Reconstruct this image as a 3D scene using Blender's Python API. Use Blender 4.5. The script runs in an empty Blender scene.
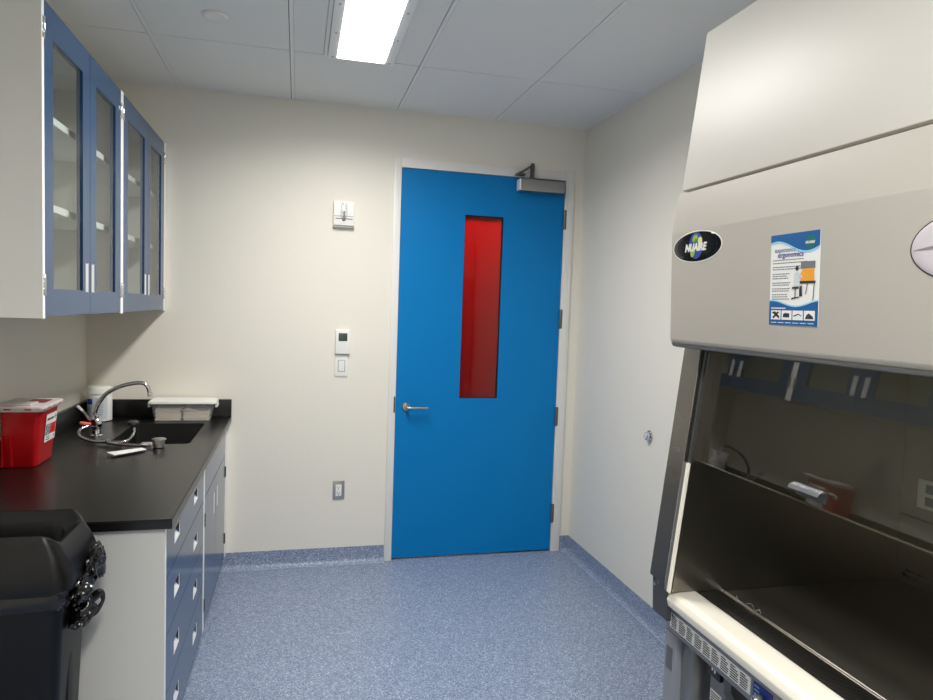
import bpy, bmesh, math, random
from mathutils import Vector, Matrix, noise
random.seed(7)
C = bpy.context.scene.collection
PI = math.pi

# ------------------------------------------------------------------ materials
def lin(c):
    return tuple((v/12.92 if v <= .04045 else ((v+.055)/1.055)**2.4) for v in c)
def rgb(r, g, b):
    return lin((r/255, g/255, b/255)) + (1,)
def mat(name, col, rough=.5, metal=0, spec=.5, bump=0, bscale=80, coat=0, mottle=0, mscale=3, **kw):
    m = bpy.data.materials.new(name); m.use_nodes = True
    nt = m.node_tree; p = nt.nodes['Principled BSDF']
    p.inputs['Base Color'].default_value = col
    p.inputs['Roughness'].default_value = rough
    p.inputs['Metallic'].default_value = metal
    p.inputs['Specular IOR Level'].default_value = spec
    p.inputs['Coat Weight'].default_value = coat
    for k, v in kw.items(): p.inputs[k].default_value = v
    tc = nt.nodes.new('ShaderNodeTexCoord')
    if bump:
        n = nt.nodes.new('ShaderNodeTexNoise'); n.inputs['Scale'].default_value = bscale
        n.inputs['Detail'].default_value = 3
        nt.links.new(tc.outputs['Object'], n.inputs['Vector'])
        b = nt.nodes.new('ShaderNodeBump'); b.inputs['Strength'].default_value = bump
        b.inputs['Distance'].default_value = .002
        nt.links.new(n.outputs['Fac'], b.inputs['Height'])
        nt.links.new(b.outputs['Normal'], p.inputs['Normal'])
    n2 = nt.nodes.new('ShaderNodeTexNoise'); n2.inputs['Scale'].default_value = mscale
    n2.inputs['Detail'].default_value = 2
    nt.links.new(tc.outputs['Object'], n2.inputs['Vector'])
    mp = nt.nodes.new('ShaderNodeMapRange')
    mp.inputs['To Min'].default_value = max(0, rough-.04-mottle); mp.inputs['To Max'].default_value = rough+.04+mottle
    nt.links.new(n2.outputs['Fac'], mp.inputs['Value'])
    nt.links.new(mp.outputs['Result'], p.inputs['Roughness'])
    return m

def brushed(name, col, rough=.3, axis=2, bump=.15):
    m = mat(name, col, rough, 1)
    nt = m.node_tree; p = nt.nodes['Principled BSDF']
    tc = nt.nodes.new('ShaderNodeTexCoord'); mp = nt.nodes.new('ShaderNodeMapping')
    sc = [900, 900, 900]; sc[axis] = 6
    mp.inputs['Scale'].default_value = sc
    n = nt.nodes.new('ShaderNodeTexNoise'); n.inputs['Scale'].default_value = 1
    nt.links.new(tc.outputs['Object'], mp.inputs['Vector']); nt.links.new(mp.outputs['Vector'], n.inputs['Vector'])
    b = nt.nodes.new('ShaderNodeBump'); b.inputs['Strength'].default_value = bump; b.inputs['Distance'].default_value = .001
    nt.links.new(n.outputs['Fac'], b.inputs['Height']); nt.links.new(b.outputs['Normal'], p.inputs['Normal'])
    return m

def floor_mat():
    m = mat('speckled_vinyl', (0, 0, 0, 1), .4)
    nt = m.node_tree; p = nt.nodes['Principled BSDF']
    tc = nt.nodes.new('ShaderNodeTexCoord')
    def vor(scale):
        v = nt.nodes.new('ShaderNodeTexVoronoi'); v.inputs['Scale'].default_value = scale
        nt.links.new(tc.outputs['Object'], v.inputs['Vector'])
        return v
    v1 = vor(230)
    sp = nt.nodes.new('ShaderNodeSeparateColor'); nt.links.new(v1.outputs['Color'], sp.inputs['Color'])
    r = nt.nodes.new('ShaderNodeValToRGB'); r.color_ramp.interpolation = 'CONSTANT'
    e = r.color_ramp.elements
    e[0].position = 0; e[0].color = rgb(96, 110, 138)
    e[1].position = .18; e[1].color = rgb(118, 132, 158)
    for pos, c in ((.45, (132, 145, 170)), (.72, (152, 163, 184)), (.9, (176, 187, 206))):
        x = e.new(pos); x.color = rgb(*c)
    nt.links.new(sp.outputs['Red'], r.inputs['Fac'])
    nt.links.new(r.outputs['Color'], p.inputs['Base Color'])
    return m

def glass_mat(name, tint=(1, 1, 1, 1), ior=1.5, rough=0.0):
    m = bpy.data.materials.new(name); m.use_nodes = True
    nt = m.node_tree; nt.nodes.clear()
    o = nt.nodes.new('ShaderNodeOutputMaterial'); mx = nt.nodes.new('ShaderNodeMixShader')
    t = nt.nodes.new('ShaderNodeBsdfTransparent'); t.inputs['Color'].default_value = tint
    g = nt.nodes.new('ShaderNodeBsdfGlossy'); g.inputs['Roughness'].default_value = rough
    f = nt.nodes.new('ShaderNodeFresnel'); f.inputs['IOR'].default_value = ior
    ge = nt.nodes.new('ShaderNodeNewGeometry'); ml = nt.nodes.new('ShaderNodeMath'); ml.operation = 'MULTIPLY_ADD'
    ml.inputs[1].default_value = -1; ml.inputs[2].default_value = 1      # panes: only the entry face reflects
    nt.links.new(ge.outputs['Backfacing'], ml.inputs[0])
    m2 = nt.nodes.new('ShaderNodeMath'); m2.operation = 'MULTIPLY'
    nt.links.new(f.outputs['Fac'], m2.inputs[0]); nt.links.new(ml.outputs[0], m2.inputs[1])
    nt.links.new(m2.outputs[0], mx.inputs['Fac']); nt.links.new(t.outputs[0], mx.inputs[1])
    nt.links.new(g.outputs[0], mx.inputs[2]); nt.links.new(mx.outputs[0], o.inputs['Surface'])
    return m

def emit(name, col, s):
    m = bpy.data.materials.new(name); m.use_nodes = True
    p = m.node_tree.nodes['Principled BSDF']
    p.inputs['Base Color'].default_value = (.8, .8, .8, 1)
    p.inputs['Emission Color'].default_value = col; p.inputs['Emission Strength'].default_value = s
    return m

def film_mat():
    m = bpy.data.materials.new('red_film'); m.use_nodes = True
    nt = m.node_tree; nt.nodes.clear()
    o = nt.nodes.new('ShaderNodeOutputMaterial')
    tl = nt.nodes.new('ShaderNodeBsdfTranslucent'); tl.inputs['Color'].default_value = rgb(235, 8, 14)
    df = nt.nodes.new('ShaderNodeBsdfDiffuse'); df.inputs['Color'].default_value = rgb(110, 8, 8)
    gl = nt.nodes.new('ShaderNodeBsdfGlossy'); gl.inputs['Roughness'].default_value = .12
    a = nt.nodes.new('ShaderNodeMixShader'); a.inputs['Fac'].default_value = .5
    b = nt.nodes.new('ShaderNodeMixShader'); b.inputs['Fac'].default_value = .02
    nt.links.new(df.outputs[0], a.inputs[1]); nt.links.new(tl.outputs[0], a.inputs[2])
    nt.links.new(a.outputs[0], b.inputs[1]); nt.links.new(gl.outputs[0], b.inputs[2])
    nt.links.new(b.outputs[0], o.inputs['Surface'])
    return m

def grille_mat():
    m = brushed('perforated_steel', (.22, .2, .17, 1), .35, 0)
    nt = m.node_tree; p = nt.nodes['Principled BSDF']
    tc = nt.nodes.new('ShaderNodeTexCoord')
    v = nt.nodes.new('ShaderNodeTexVoronoi'); v.inputs['Scale'].default_value = 260; v.inputs['Randomness'].default_value = 0
    nt.links.new(tc.outputs['Object'], v.inputs['Vector'])
    r = nt.nodes.new('ShaderNodeValToRGB'); r.color_ramp.interpolation = 'CONSTANT'
    r.color_ramp.elements[0].color = (.012, .011, .01, 1); r.color_ramp.elements[1].position = .45
    r.color_ramp.elements[1].color = (.5, .47, .43, 1)
    nt.links.new(v.outputs['Distance'], r.inputs['Fac']); nt.links.new(r.outputs['Color'], p.inputs['Base Color'])
    return m

M = dict(
    wall=mat('wall_paint', rgb(227, 223, 212), .5, bump=.25, bscale=60, spec=.3),
    ceil=mat('ceiling_tile', rgb(232, 233, 231), .75, bump=.1, bscale=200),
    grid=mat('grid_white', rgb(236, 237, 236), .5),
    gap=mat('grid_shadow_gap', rgb(16, 16, 17), .9),
    floor=floor_mat(),
    weld=mat('weld_line', rgb(196, 204, 216), .4),
    trim=mat('frame_paint', rgb(224, 222, 218), .35),
    door=mat('door_blue', rgb(0, 116, 182), .42, spec=.2, bump=.05, bscale=30),
    gasket_and_shade=mat('black_gasket_and_shade', rgb(16, 16, 18), .6),
    steel=brushed('satin_steel', (.48, .47, .45, 1), .32, 0),
    chrome=mat('chrome', (.72, .72, .74, 1), .09, 1),
    pullm=mat('pull_metal', (.86, .86, .86, 1), .4, .45),
    alum=mat('closer_aluminium', (.36, .36, .35, 1), .38, .9),
    dkmetal=mat('dark_metal', (.12, .12, .12, 1), .4, .8),
    white=mat('white_plastic', rgb(232, 231, 226), .4),
    cabw=mat('cabinet_white', rgb(208, 207, 202), .35),
    cabedge=mat('cabinet_edge', rgb(246, 246, 246), .3),
    cabi=mat('cabinet_inside', rgb(222, 224, 218), .45),
    cabblue=mat('cabinet_blue', rgb(38, 70, 106), .16, spec=.38, mottle=-.03),
    glass=glass_mat('clear_glass', (.93, .95, .94, 1), 1.5),
    sash=glass_mat('sash_glass', (.88, .89, .85, 1), 2.0),
    epoxy=mat('black_epoxy', rgb(13, 12, 12), .29, bump=.06, bscale=300, spec=.5, mottle=-.04),
    sink=mat('black_sink', rgb(12, 12, 12), .5),
    red=mat('sharps_red', rgb(170, 8, 18), .32),
    lidc=mat('translucent_lid', rgb(206, 196, 194), .35),
    blackp=mat('black_plastic', rgb(9, 9, 10), .34, spec=.35, bump=.2, bscale=350),
    binp=mat('bin_plastic', rgb(3, 5, 10), .4, spec=.3),
    bag=mat('bag_film', rgb(7, 7, 8), .24, coat=.2),
    paper=mat('label_white', rgb(230, 230, 228), .5),
    ink=mat('label_ink', rgb(40, 40, 44), .6),
    greyink=mat('grey_ink', rgb(110, 114, 122), .6),
    navy=mat('label_navy', rgb(22, 52, 140), .5),
    pblue=mat('poster_blue', rgb(10, 88, 150), .45),
    lblue=mat('poster_lightblue', rgb(150, 205, 232), .45),
    orange=mat('poster_orange', rgb(232, 160, 44), .5),
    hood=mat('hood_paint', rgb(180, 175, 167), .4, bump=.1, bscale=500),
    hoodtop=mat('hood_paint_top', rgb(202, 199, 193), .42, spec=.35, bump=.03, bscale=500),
    bumper=mat('armrest_cream', rgb(232, 228, 214), .35),
    hoodgrey=mat('hood_grey', rgb(118, 122, 130), .4),
    inner=brushed('hood_inner_steel', (.29, .275, .245, 1), .3, 0, .1),
    worktop=mat('worktop_steel', (.24, .22, .19, 1), .36, .9),
    jamb=mat('jamb_steel', (.36, .34, .31, 1), .28, 1),
    grille=grille_mat(),
    black=mat('plain_black', rgb(8, 8, 9), .3),
    lav=mat('panel_lavender', rgb(203, 196, 202), .4),
    lavd=mat('panel_lavender_dark', rgb(140, 132, 142), .4),
    towel=mat('paper_towel', rgb(228, 216, 196), .8, bump=.8, bscale=120),
    tubp=mat('clear_plastic', rgb(206, 208, 212), .2, Alpha=.16),
    coral=mat('coral_handle', rgb(214, 108, 84), .4),
    screen=mat('lcd_screen', rgb(62, 76, 70), .25),
    lens=emit('light_lens', (1, .985, .95, 1), 13),
    film=film_mat(),
    globeb=mat('globe_blue', rgb(44, 66, 150), .35),
    globeg=mat('globe_green', rgb(150, 190, 70), .35),
    teal=mat('globe_teal', rgb(30, 110, 110), .35),
    yellow=mat('globe_yellow', rgb(228, 226, 130), .35),
    pink=mat('skin_tone', rgb(120, 82, 62), .6),
)

# ------------------------------------------------------------------ mesh helpers
def new(): return bmesh.new()
def merge(bm, tmp, mtx=None):
    if mtx is not None: bmesh.ops.transform(tmp, matrix=mtx, verts=tmp.verts)
    me = bpy.data.meshes.new('t'); tmp.to_mesh(me); tmp.free()
    bm.from_mesh(me); bpy.data.meshes.remove(me)
    return bm
def box(x0, x1, y0, y1, z0, z1, bev=0, seg=2, bm=None):
    t = bmesh.new()
    bmesh.ops.create_cube(t, size=1)
    bmesh.ops.scale(t, vec=(abs(x1-x0), abs(y1-y0), abs(z1-z0)), verts=t.verts)
    bmesh.ops.translate(t, vec=((x0+x1)/2, (y0+y1)/2, (z0+z1)/2), verts=t.verts)
    if bev:
        bmesh.ops.bevel(t, geom=t.edges[:], offset=min(bev, abs(x1-x0)*.49, abs(y1-y0)*.49, abs(z1-z0)*.49), segments=seg, profile=.6, affect='EDGES')
    return merge(bm if bm is not None else new(), t)
def prism(poly, axis, a, b, bev=0, bm=None, seg=2):
    """poly: 2-D points; axis 'y': (x,z) pts extruded y a..b ; 'x': (y,z); 'z': (x,y)"""
    t = bmesh.new()
    f = {'y': lambda p, s: (p[0], s, p[1]), 'x': lambda p, s: (s, p[0], p[1]), 'z': lambda p, s: (p[0], p[1], s)}[axis]
    A = [t.verts.new(f(p, a)) for p in poly]; B = [t.verts.new(f(p, b)) for p in poly]
    n = len(poly)
    t.faces.new(A); t.faces.new(B[::-1])
    for i in range(n): t.faces.new((A[i], B[i], B[(i+1) % n], A[(i+1) % n]))
    bmesh.ops.recalc_face_normals(t, faces=t.faces)
    if bev: bmesh.ops.bevel(t, geom=t.edges[:], offset=bev, segments=seg, profile=.6, affect='EDGES')
    return merge(bm if bm is not None else new(), t)
def loft(loops, cap0=True, cap1=True, closed=True, bm=None):
    t = bmesh.new()
    L = [[t.verts.new(p) for p in lp] for lp in loops]
    n = len(L[0])
    for a, b in zip(L, L[1:]):
        for i in range(n if closed else n-1):
            t.faces.new((a[i], a[(i+1) % n], b[(i+1) % n], b[i]))
    if cap0: t.faces.new(L[0][::-1])
    if cap1: t.faces.new(L[-1])
    bmesh.ops.recalc_face_normals(t, faces=t.faces)
    return merge(bm if bm is not None else new(), t)
def lathe(prof, c=(0, 0, 0), axis='z', n=32, bm=None):
    t = bmesh.new()
    def f(r, h, a):
        u, v = r*math.cos(a), r*math.sin(a)
        p = {'z': (u, v, h), 'y': (u, h, v), 'x': (h, u, v)}[axis]
        return (p[0]+c[0], p[1]+c[1], p[2]+c[2])
    L = [[t.verts.new(f(max(r, 1e-5), h, 2*PI*i/n)) for i in range(n)] for r, h in prof]
    for a, b in zip(L, L[1:]):
        for i in range(n): t.faces.new((a[i], a[(i+1) % n], b[(i+1) % n], b[i]))
    t.faces.new(L[0][::-1]); t.faces.new(L[-1])
    bmesh.ops.recalc_face_normals(t, faces=t.faces)
    return merge(bm if bm is not None else new(), t)
def catmull(pts, k=6):
    P = [Vector(p) for p in pts]; out = []
    for i in range(len(P)-1):
        p0 = P[max(i-1, 0)]; p1 = P[i]; p2 = P[i+1]; p3 = P[min(i+2, len(P)-1)]
        for j in range(k):
            t = j/k
            out.append(.5*((2*p1)+(p2-p0)*t+(2*p0-5*p1+4*p2-p3)*t*t+(3*p1-p0-3*p2+p3)*t**3))
    out.append(P[-1]); return out
def tube(pts, r, n=12, smooth=True, bm=None, k=6):
    P = catmull(pts, k) if smooth else [Vector(p) for p in pts]
    t = bmesh.new(); L = []
    d = (P[1]-P[0]).normalized(); up = Vector((0, 0, 1)) if abs(d.z) < .9 else Vector((1, 0, 0))
    u = d.cross(up).normalized()
    for i, p in enumerate(P):
        if i < len(P)-1: d2 = (P[i+1]-P[max(i-1, 0)]).normalized()
        else: d2 = (P[i]-P[i-1]).normalized()
        u = (u-d2*u.dot(d2)).normalized(); v = d2.cross(u)
        rr = r(i/(len(P)-1)) if callable(r) else r
        L.append([t.verts.new(p+rr*(math.cos(2*PI*j/n)*u+math.sin(2*PI*j/n)*v)) for j in range(n)])
    for a, b in zip(L, L[1:]):
        for j in range(n): t.faces.new((a[j], a[(j+1) % n], b[(j+1) % n], b[j]))
    t.faces.new(L[0][::-1]); t.faces.new(L[-1])
    bmesh.ops.recalc_face_normals(t, faces=t.faces)
    return merge(bm if bm is not None else new(), t)
def rrect(cx, cy, hx, hy, r, z, n=6, zf=None):
    pts = []
    for qx, qy, a0 in ((1, 1, 0), (-1, 1, 90), (-1, -1, 180), (1, -1, 270)):
        for i in range(n+1):
            a = math.radians(a0+90*i/n)
            x = cx+qx*(hx-r)+r*math.cos(a); y = cy+qy*(hy-r)+r*math.sin(a)
            pts.append((x, y, z+(zf((x-cx)/hx, (y-cy)/hy) if zf else 0)))
    return pts
def panel_holes(x0, x1, y0, y1, z0, z1, holes, bm=None):
    """slab in the y-z plane, thickness x0..x1, rectangular through holes (ya,yb,za,zb)"""
    ys = sorted({y0, y1}|{v for h in holes for v in h[:2]}); zs = sorted({z0, z1}|{v for h in holes for v in h[2:]})
    def solid(i, j):
        if i < 0 or j < 0 or i >= len(ys)-1 or j >= len(zs)-1: return False
        cy, cz = (ys[i]+ys[i+1])/2, (zs[j]+zs[j+1])/2
        return not any(h[0] < cy < h[1] and h[2] < cz < h[3] for h in holes)
    t = bmesh.new(); V = {}
    def v(x, i, j):
        k = (x, i, j)
        if k not in V: V[k] = t.verts.new((x, ys[i], zs[j]))
        return V[k]
    for i in range(len(ys)-1):
        for j in range(len(zs)-1):
            if not solid(i, j): continue
            for x in (x0, x1): t.faces.new((v(x, i, j), v(x, i+1, j), v(x, i+1, j+1), v(x, i, j+1)))
            for (di, dj, e) in ((-1, 0, ((i, j), (i, j+1))), (1, 0, ((i+1, j), (i+1, j+1))), (0, -1, ((i, j), (i+1, j))), (0, 1, ((i, j+1), (i+1, j+1)))):
                if not solid(i+di, j+dj):
                    (a, b), (c, d) = e
                    t.faces.new((v(x0, a, b), v(x0, c, d), v(x1, c, d), v(x1, a, b)))
    bmesh.ops.recalc_face_normals(t, faces=t.faces)
    return merge(bm if bm is not None else new(), t)
def text(s, size, mtx, depth=.0004, bold=0, bm=None, align='CENTER'):
    cu = bpy.data.curves.new('t', 'FONT'); cu.body = s; cu.size = size; cu.align_x = align; cu.align_y = 'CENTER'
    cu.extrude = depth; cu.offset = bold; cu.resolution_u = 3
    o = bpy.data.objects.new('t', cu); C.objects.link(o)
    me = bpy.data.meshes.new_from_object(o)
    bpy.data.objects.remove(o); bpy.data.curves.remove(cu)
    t = bmesh.new(); t.from_mesh(me); bpy.data.meshes.remove(me)
    return merge(bm if bm is not None else new(), t, mtx)

ORG = {}
def obj(name, bm, m, parent=None, label=None, smooth=None, cat=None, group=None, origin=None):
    org = ORG.get(parent.name, Vector()) if parent else Vector(origin or (0, 0, 0))
    if parent is None and origin is None:
        lo = Vector((min(v.co.x for v in bm.verts), min(v.co.y for v in bm.verts), min(v.co.z for v in bm.verts)))
        hi = Vector((max(v.co.x for v in bm.verts), max(v.co.y for v in bm.verts), max(v.co.z for v in bm.verts)))
        org = Vector(((lo.x+hi.x)/2, (lo.y+hi.y)/2, lo.z))
    bmesh.ops.translate(bm, vec=-org, verts=bm.verts)
    me = bpy.data.meshes.new(name)
    if smooth is not False:
        lim = math.radians(smooth or 35)
        for f in bm.faces: f.smooth = True
        for e in bm.edges:
            if len(e.link_faces) != 2 or e.calc_face_angle(4) > lim: e.smooth = False
    bm.to_mesh(me); bm.free()
    me.materials.append(M[m] if isinstance(m, str) else m)
    o = bpy.data.objects.new(name, me); C.objects.link(o)
    if parent: o.parent = parent
    else: o.location = org
    ORG[o.name] = org
    if label: o['label'] = label
    if cat: o['category'] = cat
    if group: o['group'] = group
    return o
def obj_split(name, bm, *a, **k):
    seen = set(); out = []
    for v in bm.verts:
        if v in seen: continue
        st = [v]; seen.add(v); comp = []
        while st:
            x = st.pop(); comp.append(x)
            for e in x.link_edges:
                y = e.other_vert(x)
                if y not in seen: seen.add(y); st.append(y)
        idx = {x: i for i, x in enumerate(comp)}
        n = new(); vs = [n.verts.new(x.co) for x in comp]
        for f in {f for x in comp for f in x.link_faces}: n.faces.new([vs[idx[x]] for x in f.verts])
        out.append(obj(name, n, *a, **k))
    bm.free(); return out
def thing(name, loc, label, cat, group=None, kind=None):
    o = bpy.data.objects.new(name, None); C.objects.link(o); o.location = loc; o.empty_display_size = .05
    ORG[o.name] = Vector(loc)
    o['label'] = label; o['category'] = cat
    if group: o['group'] = group
    if kind: o['kind'] = kind
    return o
def struct(name, bm, m, label, cat, parent=None):
    o = obj(name, bm, m, parent, label if not parent else None, cat=None if parent else cat)
    if not parent: o['kind'] = 'structure'
    return o

# ------------------------------------------------------------------ room
XL, XR, H, YB = -1.688, 1.212, 2.752, -6.4
D0, D1, DH = .030, 1.086, 2.418       # door leaf
struct('floor', box(XL-.1, XR+.1, YB-.1, 2.0, -.1, 0), 'floor', 'blue speckled vinyl floor with coved edges', 'floor')
w = box(XL-.1, D0-.03, 0, .14, 0, H)
box(D1+.03, XR+.1, 0, .14, 0, H, bm=w); box(D0-.03, D1+.03, 0, .14, DH+.03, H, bm=w)
struct('wall_far', w, 'wall', 'off-white painted wall holding the blue door', 'wall')
struct('wall_left', box(XL-.1, XL, YB, 0, 0, H), 'wall', 'off-white wall behind the counter and wall cabinets', 'wall')
struct('wall_right', box(XR, XR+.1, YB, 0, 0, H), 'wall', 'off-white wall right of the blue door with round bumper', 'wall')
struct('wall_near', box(XL-.1, XR+.1, YB-.1, YB, 0, H), 'wall', 'off-white wall closing the near end of the room', 'wall')

# ceiling: tiles with real gaps, grid bars, black void above
LX0, LX1, LY0, LY1 = -.446, -.142, -1.997, -.777
LYB0, LYB1 = -5.2, -3.98
cx_lines = [-1.22, -.61, 0, .61]
cy_lines = [-.777, -1.997, -3.98, -5.2]
ce = box(XL-.1, XR+.1, YB-.1, .14, H+.03, H+.13)
ceil = thing('ceiling', (0, 0, H), 'suspended ceiling of smooth pale grey tiles', 'ceiling', kind='structure')
obj('plenum_deck', ce, 'gap', ceil)
t = new()
xs = [XL]+cx_lines+[XR]; ys = [0]+cy_lines+[YB]
G, Tz = .0035, .012
for i in range(len(xs)-1):
    for j in range(len(ys)-1):
        a, b, c, d = xs[i]+(.0095 if i else .004), xs[i+1]-(.0115 if i < len(xs)-2 else .004), ys[j+1]+.0005, ys[j]-.006
        if i == 2 and j in (1, 3):
            box(a, LX0-.022, c, d, H, H+Tz, .001, 1, bm=t); box(LX1+.006, b, c, d, H, H+Tz, .001, 1, bm=t)
        else: box(a, b, c, d, H, H+Tz, .001, 1, bm=t)
obj('tile_field', t, 'ceil', ceil)
g = new()
for x in cx_lines: box(x-.0085, x+.0085, YB, 0, H-.001, H+.02, .0008, 1, bm=g)
for a, b in ((LY0, LY1), (LYB0, LYB1)): box(LX0-.02, LX0-.004, a, b, H-.001, H+.02, bm=g)
box(XR-.014, XR, YB, 0, H-.002, H+.001, bm=g); box(XL, XR, -.004, 0, H-.002, H+.001, bm=g); box(XL, XL+.014, YB, 0, H-.002, H+.001, bm=g)
obj('ceiling_grid', g, 'grid', ceil)

# coved baseboards
def cove(name, p0, p1, nrm, lab, lx, par=None):
    prof = [(0, .1), (.004, .1), (.004, .03), (.007, .018), (.013, .009), (.024, .003), (.03, .0005), (0, 0)]
    d = Vector(p1)-Vector(p0); t = bmesh.new(); n = Vector(nrm)
    A = [t.verts.new(Vector(p0)+n*u+Vector((0, 0, v))) for u, v in prof]; B = [t.verts.new(Vector(p1)+n*u+Vector((0, 0, v))) for u, v in prof]
    t.faces.new(A); t.faces.new(B[::-1])
    for i in range(len(prof)): t.faces.new((A[i], B[i], B[(i+1) % len(prof)], A[(i+1) % len(prof)]))
    bmesh.ops.recalc_face_normals(t, faces=t.faces)
    o = struct(name, t, 'floor', lab, 'baseboard')
    q = Vector(nrm)
    a = Vector(p0)+q*.03; b = Vector(p1)+q*.03
    tt = box(min(a.x, b.x)-abs(q.x)*.001, max(a.x, b.x)+abs(q.x)*.002, min(a.y, b.y)-abs(q.y)*.002, max(a.y, b.y)+abs(q.y)*.001, .0002, .0011)
    obj('weld_line', tt, 'weld', o)
cove('baseboard_far', (-1.005, 0, 0), (D0-.047, 0, 0), (0, -1, 0), 'blue speckled cove base left of the door', 0)
cove('baseboard_corner', (D1+.062, 0, 0), (XR, 0, 0), (0, -1, 0), 'short blue speckled cove base between door frame and corner', 0)
cove('baseboard_right', (XR, 0, 0), (XR, YB, 0), (-1, 0, 0), 'blue speckled cove base along the right wall', 0)
cove('baseboard_left', (XL, -1.93, 0), (XL, YB, 0), (1, 0, 0), 'blue speckled cove base along the left wall', 0)

# corridor beyond the door (lights the red film)
struct('wall_corridor', box(XL, XR+.1, 1.9, 2.0, 0, H), 'wall', 'corridor wall beyond the door', 'wall')
struct('ceiling_corridor', box(XL-.1, XR+.1, .14, 2.0, H, H+.1), 'ceil', 'corridor ceiling beyond the door', 'ceiling')

# ------------------------------------------------------------------ door
door = thing('door_1', ((D0+D1)/2, 0, 0), 'tall blue door with a narrow red window in a white frame', 'door', kind='structure')
WX0, WX1, WZ0, WZ1 = .433, .682, 1.017, 2.163
# leaf as slab in x-z plane: build in y-z convention, rotate
lf = panel_holes(0, .044, D0+.003, D1-.003, .012, DH-.003, [(WX0, WX1, WZ0, WZ1)])
rot = Matrix(((0, 1, 0, 0), (1, 0, 0, 0), (0, 0, 1, 0), (0, 0, 0, 1)))
bmesh.ops.transform(lf, matrix=rot, verts=lf.verts); bmesh.ops.recalc_face_normals(lf, faces=lf.faces)
leaf = obj('door_leaf', lf, 'door', door)
gk = new()
for a in ((WX0, WX0+.004, WZ0, WZ1), (WX1-.004, WX1, WZ0, WZ1), (WX0+.004, WX1-.004, WZ0, WZ0+.004), (WX0+.004, WX1-.004, WZ1-.004, WZ1)):
    box(a[0], a[1], .006, .042, a[2], a[3], bm=gk)
obj('window_gasket', gk, 'gasket_and_shade', leaf)
obj('window_pane', box(WX0+.004, WX1-.004, .015, .020, WZ0+.004, WZ1-.004), 'glass', leaf)
obj('window_film', box(WX0+.004, WX1-.004, .026, .0275, WZ0+.004, WZ1-.004), 'film', leaf, 'red film filling the narrow window')
# frame
fr = new()
F0, F1, FT = D0-.045, D1+.06, 2.474
for a, b in ((F0, D0), (D1, F1)): box(a, b, -.012, .15, 0, FT, .003, 2, bm=fr)
box(D0, D1, -.012, .15, DH, FT, .003, 2, bm=fr)
for a, b in ((D0, D0+.014), (D1-.014, D1)): box(a, b, .05, .15, 0, DH, bm=fr)
box(D0, D1, .05, .15, DH-.014, DH, bm=fr)
obj('door_frame', fr, 'trim', door)
# hinges
for z in (2.172, 1.536, .90, .258):
    hb = lathe([(.0085, z-.062), (.0095, z-.058), (.0095, z+.058), (.0085, z+.062)], (D1+.002, -.008, 0), 'z', 16)
    for k in (-.03, 0, .03): lathe([(.0102, z+k-.001), (.0102, z+k+.001)], (D1+.002, -.008, 0), 'z', 16, bm=hb)
    box(D1-.006, D1+.012, -.0145, -.001, z-.06, z+.06, .001, 1, bm=hb)
    obj('hinge', hb, mat('hinge_steel', (.16, .16, .15, 1), .45, .7), door)
# lever
lv = lathe([(.026, 0), (.026, -.006), (.022, -.010), (.010, -.011), (.010, -.052)], (.097, 0, .965), 'y', 28)
hd = obj('handle', lv, 'steel', door, 'brushed steel lever')
obj('lever', tube([(.097, -.05, .965), (.115, -.056, .965), (.15, -.056, .965), (.19, -.056, .964), (.226, -.056, .963)], .0085, 12), 'steel', hd)
obj('strike_plate', box(D0-.012, D0-.002, -.0135, -.011, .93, 1.03, .002), 'dkmetal', door)
# closer
cb = prism([(.762, 2.328), (1.058, 2.328), (1.058, 2.402), (.762, 2.402)], 'y', -.062, -.002, .006)
cl = obj('door_closer', cb, 'alum', door, 'grey aluminium closer box')
ar = box(.832, .864, -.05, -.022, 2.402, 2.412, .002)
box(.838, .858, -.05, -.02, 2.41, 2.492, .004, bm=ar)
lathe([(.011, 2.478), (.011, 2.502)], (.848, -.035, 0), 'z', 16, bm=ar)
t1 = tube([(.848, -.035, 2.492), (.775, -.035, 2.443)], .0065, 10, False); merge(ar, t1)
lathe([(.013, 2.428), (.013, 2.447)], (.775, -.035, 0), 'z', 16, bm=ar)
box(.742, .80, -.05, -.008, 2.424, 2.436, .003, bm=ar)
obj('closer_arm', ar, 'dkmetal', cl)
obj('end_strip', box(.758, .768, -.0632, -.004, 2.331, 2.399, .0015), 'cabedge', cl)

# ------------------------------------------------------------------ ceiling lights
def light(y0, y1, label, watts):
    z = H
    L = thing('ceiling_light', ((LX0+LX1)/2, (y0+y1)/2, z), label, 'ceiling light', 'recessed troffer lights')
    f = new(); o = .042; e = .03
    for a in ((LX0-.002, LX0+o, y0-.002, y1+.004), (LX1-o, LX1+.002, y0-.002, y1+.004)): box(*a, z-.014, z+.012, .002, 1, bm=f)
    for a in ((y0-.002, y0+e), (y1-e+.004, y1+.004)): box(LX0+o, LX1-o, *a, z-.014, z+.012, .002, 1, bm=f)
    fo = obj('frame', f, 'grid', L)
    s = new()
    for x in (LX0+.02, LX1-.02):
        for k in range(5):
            yy = y1-.03-k*(y1-y0-.06)/4
            lathe([(.004, z-.0155), (.004, z-.0135)], (x, yy, 0), 'z', 10, bm=s)
    obj_split('screw', s, 'dkmetal', fo)
    obj('lens', box(LX0+o, LX1-o, y0+e, y1-e+.004, z-.0165, z-.004, .002), 'lens', L)
    la = bpy.data.lights.new('lamp', 'AREA'); la.shape = 'RECTANGLE'; la.size = LX1-LX0-2*o; la.size_y = y1-y0-2*e
    la.energy = watts; la.spread = math.radians(160); la.color = (1.0, .975, .93)
    lo = bpy.data.objects.new('lamp', la); C.objects.link(lo); lo.parent = L; lo.location = (0, 0, -.019)
light(LY0, LY1, 'long recessed ceiling light with white screwed frame, in front of the door', 34)
light(LYB0, LYB1, 'recessed ceiling light at the near end of the room, out of the picture', 60)
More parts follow.
